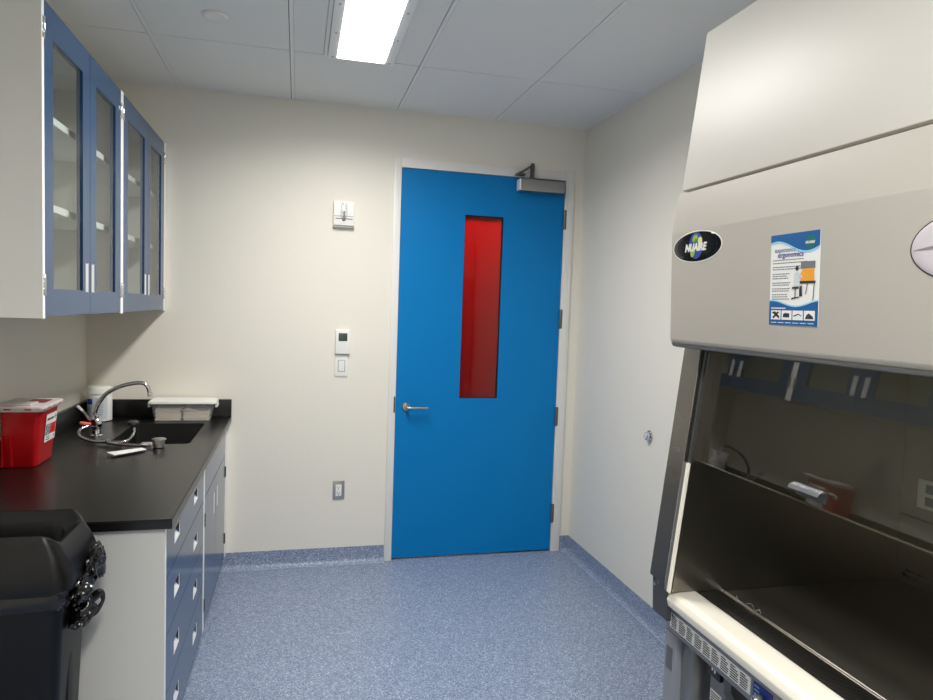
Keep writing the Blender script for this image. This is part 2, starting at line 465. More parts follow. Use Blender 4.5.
cl2 = box(.35, .75, .22, .42, H-.02, H-.005)
o = obj('corridor_light', cl2, emit('corridor_lens', (1, .97, .92, 1), 200), None, 'ceiling light in the corridor beyond the blue door', cat='ceiling light')

obj('sprinkler_cover', lathe([(.034, H-.001), (.052, H-.001), (.052, H-.004), (.046, H-.008), (.040, H-.009), (.03, H-.006), (.001, H-.0055)], (-.915, -1.082, 0), 'z', 40), 'white', None,
    'round white cover plate on the ceiling left of the light', cat='ceiling fixture')

# ------------------------------------------------------------------ wall devices
st = thing('strobe_alarm', (-.308, 0, 2.035), 'square wall alarm with clear ribbed strobe lens, high left of the door', 'alarm')
obj('backplate', box(-.370, -.246, -.032, .002, 2.037, 2.189, .006), 'white', st)
obj('strobe_lens', prism([(-.032, 2.095), (-.056, 2.105), (-.058, 2.125), (-.05, 2.165), (-.032, 2.182)], 'x', -.328, -.290, .002), 'glass', st)
obj('reflector', box(-.312, -.304, -.045, -.032, 2.10, 2.178, .002), 'alum', st)
obj('sounder_mouth', lathe([(.009, -.036), (.011, -.034), (.011, -.03)], (-.309, 0, 2.083), 'y', 20), 'dkmetal', st)
sg = box(-.358, -.258, -.0335, -.031, 2.084, 2.089); box(-.366, -.250, -.0335, -.031, 2.100, 2.102, bm=sg)
box(-.366, -.250, -.0335, -.031, 2.042, 2.048, bm=sg)
obj_split('slot', sg, 'greyink', st)
th = thing('thermostat', (-.297, 0, 1.285), 'white thermostat with dark screen above the light switch', 'thermostat')
obj('housing', box(-.342, -.254, -.026, 0, 1.287, 1.432, .006), 'white', th)
obj('screen', box(-.324, -.272, -.0275, -.024, 1.364, 1.412, .002), 'screen', th)
sw = thing('light_switch', (-.302, 0, 1.148), 'white rocker light switch on plate under the thermostat', 'switch')
obj('plate', box(-.340, -.265, -.007, 0, 1.150, 1.283, .003), 'white', sw)
rk = prism([(-.006, 1.182), (-.0095, 1.182), (-.0125, 1.247), (-.006, 1.247)], 'x', -.320, -.284, .001)
r_ = obj('rocker', rk, 'white', sw)
rg = new()
for a in ((-.323, -.320, 1.179, 1.25), (-.284, -.281, 1.179, 1.25), (-.32, -.284, 1.179, 1.182), (-.32, -.284, 1.247, 1.25)): box(a[0], a[1], -.0078, -.006, a[2], a[3], bm=rg)
obj('rocker_gap', rg, 'greyink', sw)
ou = thing('wall_outlet', (-.302, 0, .396), 'steel plated power outlet low on the wall left of the door', 'outlet')
obj('plate', box(-.337, -.267, -.005, 0, .397, .512, .002), 'steel', ou)
obj('receptacle', box(-.320, -.285, -.009, -.004, .420, .490, .002), 'white', ou)
sl = new()
for z in (.438, .472):
    box(-.311, -.309, -.0095, -.0085, z-.002, z+.008, bm=sl); box(-.297, -.295, -.0095, -.0085, z-.002, z+.007, bm=sl)
    lathe([(.0025, -.0095), (.0025, -.0085)], (-.303, 0, z-.008), 'y', 10, bm=sl)
obj_split('socket_slot', sl, 'ink', ou)
db = lathe([(.030, XR+.002), (.030, XR-.006), (.024, XR-.012), (.020, XR-.014), (.020, XR-.024), (.013, XR-.027), (.001, XR-.028)], (0, -.995, .96), 'x', 32)
ds = thing('door_stop', (XR, -.995, .96), 'round chrome door stop on the right wall', 'door stop')
obj('cup', db, 'chrome', ds)
obj('rubber_pad', lathe([(.017, XR-.026), (.015, XR-.031), (.001, XR-.032)], (0, -.995, .96), 'x', 24), 'lav', ds)

# ------------------------------------------------------------------ wall cabinets
def hinge_bm(x, y, z, h):
    b = lathe([(.0032, z-h), (.0036, z-h+.001), (.0036, z+h-.001), (.0032, z+h)], (x+.0022, y, 0), 'z', 12)
    box(x-.001, x+.0015, y-.012, y+.012, z-h, z-h*.38, .0005, 1, bm=b)
    box(x-.001, x+.0015, y-.012, y+.012, z-h*.3, z+h*.3, .0005, 1, bm=b)
    box(x-.001, x+.0015, y-.012, y+.012, z+h*.38, z+h, .0005, 1, bm=b)
    return b
def pull(name, xf, ya, yb, za, zb, vert, parent):
    """recessed pull lying in a hole of the front: sloped metal lip and a black liner painting the shade in the recess"""
    d = .017; e = .0006
    if vert:   # slope runs along y
        poly = [(xf+e, yb), (xf+e, yb-.003), (xf-d, yb-(yb-ya)*.7), (xf-d, ya), (xf-d-.001, ya), (xf-d-.001, yb)]
        b = prism(poly, 'z', za+.0005, zb-.0005)
    else:
        poly = [(xf+e, za), (xf+e, za+.003), (xf-d, za+(zb-za)*.5), (xf-d, zb), (xf-d-.001, zb), (xf-d-.001, za)]
        b = prism(poly, 'y', ya+.0005, yb-.0005)
    f = box(xf-.001, xf+e, ya-.001, ya+.0015, za, zb, bm=b); box(xf-.001, xf+e, yb-.0015, yb+.001, za, zb, bm=b)
    p = obj(name, b, 'pullm', parent, 'recessed satin metal pull')
    if vert: c = prism([(ya+.0004, za+.001), (ya+.0016, za+.001), (ya+.0016, zb-.0016), (yb-.002, zb-.0016), (yb-.002, zb-.0004), (ya+.0004, zb-.0004)], 'x', xf-d+.0003, xf-.001)  # black liner: recess shade put in as colour
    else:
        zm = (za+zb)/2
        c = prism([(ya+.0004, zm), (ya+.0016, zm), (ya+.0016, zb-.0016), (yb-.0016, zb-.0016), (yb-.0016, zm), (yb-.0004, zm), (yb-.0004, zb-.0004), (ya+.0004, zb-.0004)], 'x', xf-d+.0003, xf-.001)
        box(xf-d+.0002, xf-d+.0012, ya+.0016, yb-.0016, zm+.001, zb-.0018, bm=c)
    return p, c
XF = -1.288
def wall_cab(ya, yb, doors, label, group, te=.018):
    T = thing('wall_cabinet', ((XL+XF)/2, (ya+yb)/2, 1.514), label, 'cabinet', group)
    z0, z1 = 1.514, 2.437; t_ = .018
    b = new(); x1 = XF
    box(XL, x1, ya, ya+t_, z0, z1, .0006, 1, bm=b); box(XL, x1, yb-te, yb, z0, z1, .0006, 1, bm=b)
    box(XL, x1-.022, ya+t_, yb-te, z0+.008, z0+.026, bm=b); box(XL, x1-.022, ya+t_, yb-te, z1-.024, z1-.006, bm=b)
    box(XL, XL+.008, ya+t_, yb-te, z0+.026, z1-.024, bm=b)
    bo = obj('body', b, 'cabw', T)
    e = box(x1, x1+.0012, ya, ya+t_, z0, z1); box(x1, x1+.0012, yb-te, yb, z0, z1, bm=e)
    obj_split('edge_band', e, 'cabedge', bo)
    for z in (1.862, 2.140): obj('shelf', box(XL+.01, x1-.045, ya+t_+.001, yb-te-.001, z-.012, z+.012, .001, 1), 'cabi', T)
    for k, (a, c, gy0, gy1, ha, hy) in enumerate(doors):
        gz0, gz1 = 1.602, 2.345
        d = panel_holes(x1-.02, x1, a, c, z0+.006, z1-.004, [(gy0, gy1, gz0, gz1), (ha, ha+.03, 1.597, 1.70)])
        do = obj('door', d, 'cabblue', T)
        obj('glass_pane', box(x1-.008, x1-.005, gy0, gy1, gz0, gz1), 'glass', do)
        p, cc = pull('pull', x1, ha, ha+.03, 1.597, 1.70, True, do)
        obj('pull_shade_liner', cc, 'gasket_and_shade', do)
        for z in (2.352, 1.613): obj('hinge', hinge_bm(x1, hy, z, .031), 'chrome', do)
    return T
wall_cab(-1.893, -.975, [(-1.873, -1.424, -1.797, -1.505, -1.475, -1.876), (-1.420, -.995, -1.345, -1.075, -1.404, -.993)],
         'blue wall cabinet with two glass doors and white end panel, nearer the camera', 'glazed wall cabinets')
wall_cab(-.972, -.004, [(-.952, -.452, -.868, -.536, -.527, -.955), (-.448, -.054, -.398, -.130, -.447, -.050)],
         'blue wall cabinet with two glass doors, touching the far wall', 'glazed wall cabinets', .046)

# ------------------------------------------------------------------ base cabinets
XB = -.95
ba = thing('drawer_cabinet', ((XL+XB)/2, -1.44, 0), 'blue fronted base cabinet with four wide drawers, nearer the camera', 'cabinet')
def base_body(ya, yb, T, far=0):
    b = new(); t_ = .018
    W0 = XL+.003
    side = [(W0, 0), (XB-.06, 0), (XB-.06, .10), (XB, .10), (XB, .878), (W0, .878)]
    nz = [(W0, 0), (XB, 0), (XB, .878), (W0, .878)]
    prism(nz if far == 0 else side, 'y', ya, ya+t_, bm=b); prism(side, 'y', yb-t_-far, yb, bm=b)
    box(W0, XB-.06, ya+t_, yb-t_-far, .09, .108, bm=b); box(W0 if far == 0 else XB-.08, XB-.022, ya+t_, yb-t_-far, .862, .878, bm=b); box(W0, XL+.01, ya+t_, yb-t_-far, .108, .862, bm=b)
    bo = obj('body', b, 'cabw', T)
    e = box(XB, XB+.0012, ya, ya+t_, 0 if far == 0 else .10, .878); box(XB, XB+.0012, yb-t_-far, yb, .10, .878, bm=e)
    obj_split('edge_band', e, 'cabedge', bo)
    obj('toe_kick', box(XB-.07, XB-.06, ya+t_, yb-t_-far, 0, .09), 'black', T)
base_body(-1.90, -.985, ba)
for za, zb in ((.705, .874), (.514, .701), (.320, .510), (.108, .316)):
    hz = {.705: .790, .514: .602, .320: .405, .108: .215}[za]
    holes = [(-1.73, -1.63, hz-.024, hz+.024), (-1.29, -1.19, hz-.024, hz+.024)]
    d = obj('drawer', panel_holes(XB-.02, XB, -1.880, -1.005, za, zb, holes), 'cabblue', ba)
    for h in holes:
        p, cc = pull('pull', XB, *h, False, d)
        obj('pull_shade_liner', cc, 'gasket_and_shade', d)
sc = thing('sink_cabinet', ((XL+XB)/2, -.49, 0), 'blue fronted base cabinet with two doors under the sink', 'cabinet')
base_body(-.983, -.004, sc, .055)
obj('apron_panel', box(XB-.02, XB, -.963, -.08, .705, .874, .0008, 1), 'cabblue', sc)
for a, c, ha, hy in ((-.963, -.537, -.615, -.965), (-.533, -.080, -.475, -.079)):
    d = obj('door', panel_holes(XB-.02, XB, a, c, .108, .701, [(ha, ha+.03, .52, .625)]), 'cabblue', sc)
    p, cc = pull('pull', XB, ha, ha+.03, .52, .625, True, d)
    obj('pull_shade_liner', cc, 'gasket_and_shade', d)
    for z in (.604, .215): obj('hinge', hinge_bm(XB, hy, z, .03), 'dkmetal', d)

# ------------------------------------------------------------------ countertop with sink cutout
SX0, SX1, SY0, SY1 = -1.40, -1.04, -.775, -.215
def slab_hole():
    t = bmesh.new(); outer = [(XL, -1.925), (-.925, -1.925), (-.925, 0), (XL, 0)]
    inner = [(p[0], p[1]) for p in rrect((SX0+SX1)/2, (SY0+SY1)/2, (SX1-SX0)/2, (SY1-SY0)/2, .03, 0, 5)]
    for z in (.88, .91):
        vo = [t.verts.new((x, y, z)) for x, y in outer]; vi = [t.verts.new((x, y, z)) for x, y in inner]
        es = [t.edges.new((vo[i], vo[(i+1) % 4])) for i in range(4)]+[t.edges.new((vi[i], vi[(i+1) % len(vi)])) for i in range(len(vi))]
        bmesh.ops.triangle_fill(t, use_beauty=True, use_dissolve=False, edges=es)
        if z == .88: a0, a1 = vo, vi
    for A, B in ((a0, vo), (a1, vi)):
        for i in range(len(A)): t.faces.new((A[i], A[(i+1) % len(A)], B[(i+1) % len(A)], B[i]))
    bmesh.ops.recalc_face_normals(t, faces=t.faces)
    ed = [e for e in t.edges if all(abs(v.co.z-.91) < 1e-5 for v in e.verts) and (all(abs(v.co.x+.925) < 1e-5 for v in e.verts) or all(abs(v.co.y+1.925) < 1e-5 for v in e.verts))]
    bmesh.ops.bevel(t, geom=ed, offset=.003, segments=2, affect='EDGES')
    return t
ct = thing('countertop', (-1.31, -.96, .88), 'long matte black epoxy lab countertop with backsplash', 'countertop')
obj('slab', slab_hole(), 'epoxy', ct)
obj('backsplash', box(XL+.02, -.925, -.02, 0, .91, 1.012, .002), 'epoxy', ct)
obj('backsplash', box(XL, XL+.02, -1.925, 0, .91, 1.012, .002), 'epoxy', ct)
sk = loft([rrect(-1.22, -.495, .18, .28, .03, .9095, 5), rrect(-1.22, -.495, .18, .28, .03, .888, 5), rrect(-1.22, -.495, .175, .275, .04, .70, 5), rrect(-1.22, -.495, .15, .25, .04, .685, 5), rrect(-1.22, -.495, .02, .02, .01, .682, 5)], False, True)
bmesh.ops.solidify(sk, geom=sk.faces[:], thickness=.004)
si = thing('sink', (-1.22, -.495, .68), 'deep black sink basin let into the countertop', 'sink')
obj('basin', sk, 'sink', si)
obj('drain', lathe([(.03, .684), (.035, .688), (.03, .690), (.02, .687), (.001, .686)], (-1.22, -.495, 0), 'z', 24), 'steel', si)

# ------------------------------------------------------------------ faucet
fa = thing('faucet', (-1.49, -.56, .91), 'chrome gooseneck faucet beside the sink', 'faucet')
Y = -.56
fb = lathe([(.028, .91), (.028, .916), (.02, .922), (.018, .945), (.023, .952), (.025, .975), (.020, .992), (.012, 1.0), (.012, 1.012)], (-1.492, Y, 0), 'z', 28)
obj('body', fb, 'chrome', fa)
sp = tube([(-1.497, Y, 1.0), (-1.498, Y, 1.03), (-1.482, Y, 1.072), (-1.442, Y, 1.122), (-1.373, Y, 1.157), (-1.30, Y, 1.170), (-1.268, Y, 1.155), (-1.256, Y, 1.118)], .0095, 14)
lathe([(.0115, 1.104), (.012, 1.122), (.009, 1.128)], (-1.2555, Y, 0), 'z', 18, bm=sp)
obj('spout', sp, 'chrome', fa)
va = lathe([(.001, -.035), (.017, -.034), (.019, -.01), (.019, .03), (.014, .036), (.001, .037)], (-1.500, Y, .978), 'y', 20)
obj('valve', va, 'chrome', fa)
obj('lever_handle', tube([(-1.515, Y-.01, .985), (-1.535, Y-.015, 1.015), (-1.555, Y-.02, 1.04), (-1.572, Y-.02, 1.056)], lambda s: .006+.006*s, 10), 'chrome', fa)
obj('valve_wing', tube([(-1.508, Y-.035, .975), (-1.53, Y-.042, .978), (-1.552, Y-.045, .984)], lambda s: .007+.003*math.sin(s*PI), 10), 'coral', fa, 'coral red wing on the valve')

ew = thing('eyewash_station', (-1.386, -.776, .91), 'chrome swing-down eyewash with twin heads and white push paddle', 'eyewash')
yk = tube([(-1.52, -.60, .965), (-1.545, -.63, .955), (-1.535, -.67, .935), (-1.50, -.71, .925), (-1.45, -.755, .923), (-1.386, -.776, .924), (-1.335, -.775, .924), (-1.303, -.765, .932), (-1.287, -.752, .955), (-1.287, -.75, .985)], .0075, 12)
obj('yoke_tube', yk, 'chrome', ew)
jt = lathe([(.001, -.018), (.012, -.017), (.014, 0), (.012, .017), (.001, .018)], (0, 0, 0), 'y', 18)
bmesh.ops.transform(jt, matrix=Matrix.Translation((-1.386, -.778, .925)) @ Matrix.Rotation(.6, 4, 'Z'), verts=jt.verts)
obj('joint', jt, 'chrome', ew)
obj('arm', tube([(-1.386, -.785, .924), (-1.35, -.82, .924), (-1.30, -.845, .924), (-1.22, -.862, .924), (-1.185, -.858, .928)], .0075, 12), 'chrome', ew)
obj('spray_head', lathe([(.008, .985), (.014, .99), (.022, .998), (.024, 1.006), (.024, 1.012), (.018, 1.016), (.001, 1.017)], (-1.289, -.75, 0), 'z', 24), 'dkmetal', ew, 'grey capped spray head over the sink')
hd = lathe([(.022, .911), (.025, .914), (.025, .944), (.031, .946), (.031, .950), (.026, .953), (.001, .953)], (-1.160, -.852, 0), 'z', 28)
obj('spray_head', hd, 'steel', ew, 'steel capped spray head at the counter edge of the sink')
br = box(-1.232, -1.184, -.872, -.85, .915, .938, .004)
obj('bracket', br, 'chrome', ew)
pad = prism([(-1.342, -.985), (-1.300, -1.040), (-1.196, -.935), (-1.222, -.900)], 'z', .918, .922, .001)
obj('push_paddle', pad, 'paper', ew, 'flat white push paddle')

# ------------------------------------------------------------------ counter items
# wipes canister
cn = thing('wipes_canister', (-1.593, -.108, .91), 'white round canister with blue label and screw lid, in the counter corner', 'canister')
cc = (-1.593, -.108, 0)
obj('body', lathe([(.055, .911), (.06, .915), (.06, 1.052), (.056, 1.058), (.056, 1.064)], cc, 'z', 40), 'white', cn)
lid = lathe([(.061, 1.058), (.064, 1.060), (.064, 1.072), (.062, 1.074), (.062, 1.092), (.058, 1.098), (.04, 1.100), (.001, 1.101)], cc, 'z', 40)
obj('lid', lid, 'white', cn)
def arc_label(c, r, a0, a1, z0, z1, n=14):
    t = bmesh.new(); L = []
    for i in range(n+1):
        a = math.radians(a0+(a1-a0)*i/n)
        L.append([t.verts.new((c[0]+rr*math.cos(a), c[1]+rr*math.sin(a), z)) for rr, z in ((r, z0), (r+.0006, z0), (r+.0006, z1), (r, z1))])
    for a, b in zip(L, L[1:]):
        for j in range(4): t.faces.new((a[j], a[(j+1) % 4], b[(j+1) % 4], b[j]))
    t.faces.new(L[0]); t.faces.new(L[-1][::-1]); bmesh.ops.recalc_face_normals(t, faces=t.faces)
    return t
lb = obj('label', arc_label(cc, .0602, -175, -40, .925, 1.045), mat('canister_label', rgb(205, 212, 220), .45), cn)
il = arc_label(cc, .0609, -150, -112, 1.005, 1.035)
obj('label_block', il, 'navy', lb)
lines = new()
for k in range(9):
    merge(lines, arc_label(cc, .0609, -96, -58-3*(k % 3), 1.030-k*.010, 1.0325-k*.010, 6))
    merge(lines, arc_label(cc, .0609, -146, -112-5*(k % 2), .995-k*.007, .9965-k*.007, 5))
obj('label_print', lines, 'greyink', lb)

# clear storage box with towels
tb = thing('storage_box', (-1.168, -.10, .91), 'clear plastic box with white lid behind the sink', 'box')
tub = loft([rrect(-1.170, -.095, .144, .062, .016, .911, 4), rrect(-1.168, -.098, .163, .070, .018, 1.010, 4)], True, False)
bmesh.ops.solidify(tub, geom=tub.faces[:], thickness=.0012)
obj('tub', tub, 'tubp', tb)
lidb = loft([rrect(-1.168, -.098, .168, .074, .018, 1.007, 4), rrect(-1.168, -.098, .176, .077, .02, 1.009, 4), rrect(-1.168, -.098, .175, .076, .02, 1.019, 4), rrect(-1.168, -.098, .166, .07, .018, 1.025, 4), rrect(-1.168, -.098, .155, .062, .016, 1.022, 4)])
obj('lid', lidb, 'white', tb)
lt = box(-1.348, -1.336, -.14, -.06, .985, 1.006, .003); box(-1.001, -.989, -.14, -.06, .985, 1.006, .003, bm=lt)
obj_split('latch', lt, 'white', tb)
def towels(x0, x1, z0, z1, n, seed):
    rr = random.Random(seed); t = new()
    for i in range(n):
        za = z0+(z1-z0)*i/n; zb = z0+(z1-z0)*(i+1)/n-.0006
        dx = rr.uniform(-.003, .003)
        lp = []
        for u in (0, 1):
            pass
        box(x0+.003+dx, x1-.003+dx, -.150+rr.uniform(0, .004), -.045, za, zb, .0022, 2, bm=t)
    return t
obj('paper_towel_stack', towels(-1.311, -1.176, .914, .982, 6, 1), 'towel', None, 'folded tan paper towels inside the clear box, left stack', cat='paper towels', group='paper towels in the clear box')
tw = towels(-1.169, -1.032, .914, .966, 5, 2)
for k in range(9):
    a = k*.7; merge(tw, tube([(-1.165+.008*k, -.150, .968), (-1.16+.008*k, -.151, .977+.006*math.sin(a)), (-1.154+.008*k, -.149, .968)], .003, 6))
obj('paper_towel_stack', tw, 'towel', None, 'folded tan paper towels inside the clear box, crumpled right stack', cat='paper towels', group='paper towels in the clear box')

# sharps container
sh = thing('sharps_container', (-1.60, -1.095, .91), 'red plastic sharps container with pale lid and warning label', 'container')
def sl_(z, t_):
    x0, x1 = -1.662-.003*t_, -1.542+.024*t_; y0, y1 = -1.190-.012*t_, -1.0+.012*t_
    return rrect((x0+x1)/2, (y0+y1)/2, (x1-x0)/2, (y1-y0)/2, .022, z, 5)
obj('body', loft([sl_(.911, -.15), sl_(.914, 0), sl_(1.05, .55), sl_(1.128, .9), sl_(1.134, 1.0)]), 'red', sh)
ldc = new()
def lr(z, g, r=.02): return rrect(-1.5935, -1.095, .077+g, .109+g, r, z, 5)
loft([lr(1.130, 0), lr(1.130, .004), lr(1.139, .004), lr(1.141, .012), lr(1.150, .012), lr(1.153, .008), lr(1.151, -.004), lr(1.150, -.01)], bm=ldc)
lo_ = obj('lid', ldc, 'lidc', sh)
obj('lid_opening', loft([rrect(-1.575, -1.05, .035, .045, .01, 1.1505, 4), rrect(-1.575, -1.05, .035, .045, .01, 1.1525, 4)]), mat('opening_red', rgb(120, 20, 28), .4), lo_)
obj('lid_flap', box(-1.65, -1.56, -1.185, -1.10, 1.1505, 1.157, .003), 'lidc', lo_)
tabs = new()
for y in (-1.165, -1.10, -1.03): box(-1.508, -1.5035, y-.008, y+.008, 1.139, 1.144, .001, 1, bm=tabs)
for x in (-1.63, -1.56): box(x-.012, x+.012, -1.2185, -1.214, 1.139, 1.144, .001, 1, bm=tabs)
obj_split('lid_tab', tabs, 'red', lo_)
ribs = new()
for x in (-1.655, -1.625):
    prism([(x-.004, .914), (x+.004, .914), (x+.002, 1.035), (x-.002, 1.035)], 'y', -1.2005, -1.185, bm=ribs)
obj_split('moulded_rib', ribs, 'red', sh)
# label on the right face, follows its lean
def lab_mtx(y, z, x):
    lean = math.atan2(.024, .224)
    # local x -> world +y, local y -> up (leaning +x), local z -> outward +x
    R = Matrix(((0, math.sin(lean), math.cos(lean), x), (1, 0, 0, y), (0, math.cos(lean), -math.sin(lean), z), (0, 0, 0, 1)))
    return R
def xs_at(z): return -1.542+.024*(z-.914)/.22
def patch(y0, y1, z0, z1, off, m, name, par):
    zc = (z0+z1)/2; b = box(y0-(y0+y1)/2, y1-(y0+y1)/2, -(z1-z0)/2, (z1-z0)/2, 0, .0005)
    bmesh.ops.transform(b, matrix=lab_mtx((y0+y1)/2, zc, xs_at(zc)+off), verts=b.verts)
    return obj(name, b, m, par)
lb = patch(-1.137, -1.02, .995, 1.108, .0016, 'paper', 'warning_label', sh)
patch(-1.133, -1.087, 1.024, 1.066, .0022, 'ink', 'label_black_field', lb)
patch(-1.083, -1.024, 1.024, 1.066, .0022, mat('label_red', rgb(215, 20, 30), .4), 'label_red_field', lb)
tx = new()
text('BIOHAZARD', .013, lab_mtx(-1.09, 1.086, xs_at(1.086)+.0026), .0002, .0003, bm=tx)
text('DESTROY BY', .006, lab_mtx(-1.102, 1.014, xs_at(1.014)+.0026), .0002, bm=tx)
text('INCINERATION', .006, lab_mtx(-1.10, 1.004, xs_at(1.004)+.0026), .0002, bm=tx)
obj('label_text', tx, 'ink', lb)
wt = new()
for k, s_ in enumerate(('DANGER', 'DO NOT', 'REACH IN', 'SHARPS')): text(s_, .0085, lab_mtx(-1.110, 1.060-k*.0098, xs_at(1.06-k*.0098)+.003), .0002, bm=wt)
obj('label_white_text', wt, 'paper', lb)
def bioh(y, z, s):
    b = new()
    for k in range(3):
        a = PI/2+k*2*PI/3
        pts = [(s*.45*math.cos(a)+s*.5*math.cos(q)*1, s*.45*math.sin(a)+s*.5*math.sin(q), 0) for q in [a+math.radians(35+290*i/14) - PI + PI for i in range(15)]]
        tube(pts, s*.09, 6, False, bm=b)
    tube([(s*.32*math.cos(2*PI*i/16), s*.32*math.sin(2*PI*i/16), 0) for i in range(17)], s*.06, 6, False, bm=b)
    bmesh.ops.scale(b, vec=(1, 1, .15), verts=b.verts)
    bmesh.ops.transform(b, matrix=lab_mtx(y, z, xs_at(z)+.0026), verts=b.verts)
    return b
bb = bioh(-1.036, 1.088, .010); merge(bb, bioh(-1.036, 1.009, .007)); merge(bb, bioh(-1.052, 1.044, .013))
obj('biohazard_symbol', bb, 'ink', lb)

# ------------------------------------------------------------------ trash bin
bx, by = -1.410, -2.115
bn = thing('trash_bin', (bx, by, 0), 'tall black rectangular trash bin at the end of the counter', 'bin')
body = loft([rrect(bx-.01, by, .245, .098, .03, .0, 6), rrect(bx, by, .272, .120, .03, .84, 6)], True, False)
bmesh.ops.solidify(body, geom=body.faces[:], thickness=.004)
obj('body', body, 'binp', bn)
def zr(u, v):
    side = min(1, max(0, (abs(u)-.6)/.4)); side = side*side*(3-2*side)
    return .040*(abs(v)**4-1)*side + .004*(abs(u)**3-1)*(1-side)
rib = box(bx+.235, bx+.262, by-.03, by+.03, .05, .70, .008)
obj('side_rib', rib, 'binp', bn)
def lp(hx, hy, r, z, f=1): return rrect(bx, by, hx, hy, r, z, 10, (lambda u, v: max(-.05, zr(max(-1, min(1, u)), max(-1, min(1, v)))*f)) if f else None)
lid = loft([lp(.295, .142, .045, .826, 0), lp(.300, .147, .045, .836, 0), lp(.298, .145, .045, .875, .1), lp(.284, .134, .042, .925, .6), lp(.272, .127, .04, .952, .95), lp(.268, .124, .04, .966, 1), lp(.261, .119, .038, .975, 1),
            lp(.252, .112, .036, .974, 1), lp(.242, .104, .034, .962, 1), lp(.232, .096, .05, .945, .8), lp(.228, .092, .05, .90, 0), lp(.224, .088, .05, .885, 0)], False, True)
# keep the rim inside the left wall
for v in lid.verts:
    if v.co.x < XL+.006: v.co.x = XL+.006
ld = obj('lid', lid, 'blackp', bn)
hl = tube([(bx-.10, by-.143, .862), (bx+.10, by-.143, .862), (bx+.15, by-.143, .860), (bx+.17, by-.144, .853), (bx+.178, by-.146, .835)], .0016, 6)
obj('moulded_edge', hl, 'blackp', ld)
def crumple(c, r, sc, seed, amp=.35, sub=4):
    t = bmesh.new(); bmesh.ops.create_icosphere(t, subdivisions=sub, radius=1)
    for v in t.verts:
        n = v.co.normalized()
        d = 1+amp*(noise.noise(n*1.8+Vector((seed, 0, 0)))+.45*noise.noise(n*3.6+Vector((0, seed, 0)))-.45*abs(noise.noise(n*5+Vector((0, 0, seed)))))
        v.co = Vector((n.x*r[0]*d, n.y*r[1]*d, n.z*r[2]*d))
    bmesh.ops.transform(t, matrix=Matrix.Translation(c) @ Matrix.Rotation(sc, 4, 'X'), verts=t.verts)
    return t
sk_ = []
n = 120
for z, g in ((.838, .006), (.822, .016), (.80, .014), (.785, .008), (.78, .003)):
    lp_ = rrect(bx, by, .272, .120, .03, z, 14); out = []
    for i, p in enumerate(lp_):
        d = Vector((p[0]-bx, p[1]-by, 0)); d2 = Vector((d.x/.272, d.y/.120, 0)).normalized()
        w_ = g+.007*noise.noise(Vector((i*.45, z*60, 0)))+.004*noise.noise(Vector((i*1.3, z*25, 4)))
        dz = -.03*max(0, -(p[0]-bx)/.26)*0+.012*noise.noise(Vector((i*.3, 0, 9)))
        q = Vector(p)+d2*w_; q.z += dz-.02*(1-(p[0]-bx+.26)/.52)*(1 if z < .83 else 0)
        q.x = max(q.x, XL+.004); out.append(q)
    sk_.append(out)
skirt = loft(sk_, False, False)
tbag = thing('trash_bag', (bx, by, .78), 'shiny black bag liner knotted outside the trash bin', 'trash bag')
bmesh.ops.solidify(skirt, geom=skirt.faces[:], thickness=.0008)
obj('folded_rim', skirt, 'bag', tbag, smooth=50)
b1 = crumple((-1.098, -2.09, .845), (.026, .055, .046), .45, 3, .4)
merge(b1, crumple((-1.108, -2.17, .812), (.026, .050, .026), .5, 8, .4))
obj_split('gathered_bunch', b1, 'bag', tbag, smooth=45)
b2 = crumple((-1.118, -2.13, .728), (.030, .050, .026), .5, 12, .4)
merge(b2, crumple((-1.114, -2.12, .775), (.014, .018, .034), 0, 5, .4))
obj_split('knot', b2, 'bag', tbag, smooth=45)
lo2 = tube([(-1.115, -2.10, .735), (-1.090, -2.075, .755), (-1.082, -2.07, .730), (-1.098, -2.09, .708), (-1.12, -2.11, .71)], lambda s: .009+.004*math.sin(9*s), 8)
obj('loop', lo2, 'bag', tbag)

# ------------------------------------------------------------------ biosafety cabinet
HY0, HY1 = -3.98, -2.50       # right end, left end
XBK = 1.322; FZ = -.127
kk = (.446-.377)/(1.509-.889)
fx = lambda z: .446-(1.509-z)*kk       # sloped front plane
bs = thing('biosafety_cabinet', (.45, -2.5, .735), 'large beige biosafety cabinet with tinted sash on the right', 'safety cabinet')
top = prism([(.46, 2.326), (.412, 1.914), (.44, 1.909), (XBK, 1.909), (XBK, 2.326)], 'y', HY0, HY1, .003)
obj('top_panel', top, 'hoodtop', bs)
face = [(.404, 1.904), (.389, 1.800), (.400, 1.524), (.404, 1.5155), (.412, 1.511), (.440, 1.509), (.50, 1.512), (.50, 1.904)]
fp = prism(face, 'y', HY0, HY1, .0015, seg=1)
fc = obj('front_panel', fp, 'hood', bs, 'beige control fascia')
obj('bottom_trim', prism([(.4035, 1.5135), (.409, 1.506), (.420, 1.503), (.47, 1.503), (.47, 1.509), (.412, 1.5105)], 'y', HY0+.001, HY1-.001), mat('trim_grey', rgb(128, 126, 122), .45), fc, 'grey rounded lower edge')
# carcass: side walls, back, roof
IW = .10
rb = new()
prism([(.46, .78), (.46, .876), (fx(.876)+.022, .876), (fx(1.509)+.022, 1.509), (.5, 1.53), (.5, 1.905), (XBK, 1.905), (XBK, .78)], 'y', HY1-IW, HY1-.001, bm=rb)
prism([(.46, .78), (.46, .876), (fx(.876)+.022, .876), (fx(1.509)+.022, 1.509), (.5, 1.53), (.5, 1.905), (XBK, 1.905), (XBK, .78)], 'y', HY0+.001, HY0+IW, bm=rb)
box(1.097, XBK, HY0+IW, HY1-IW, .78, 1.905, bm=rb)
box(.52, 1.097, HY0+IW, HY1-IW, 1.56, 1.60, bm=rb)
obj('shell', rb, 'hoodgrey', bs)
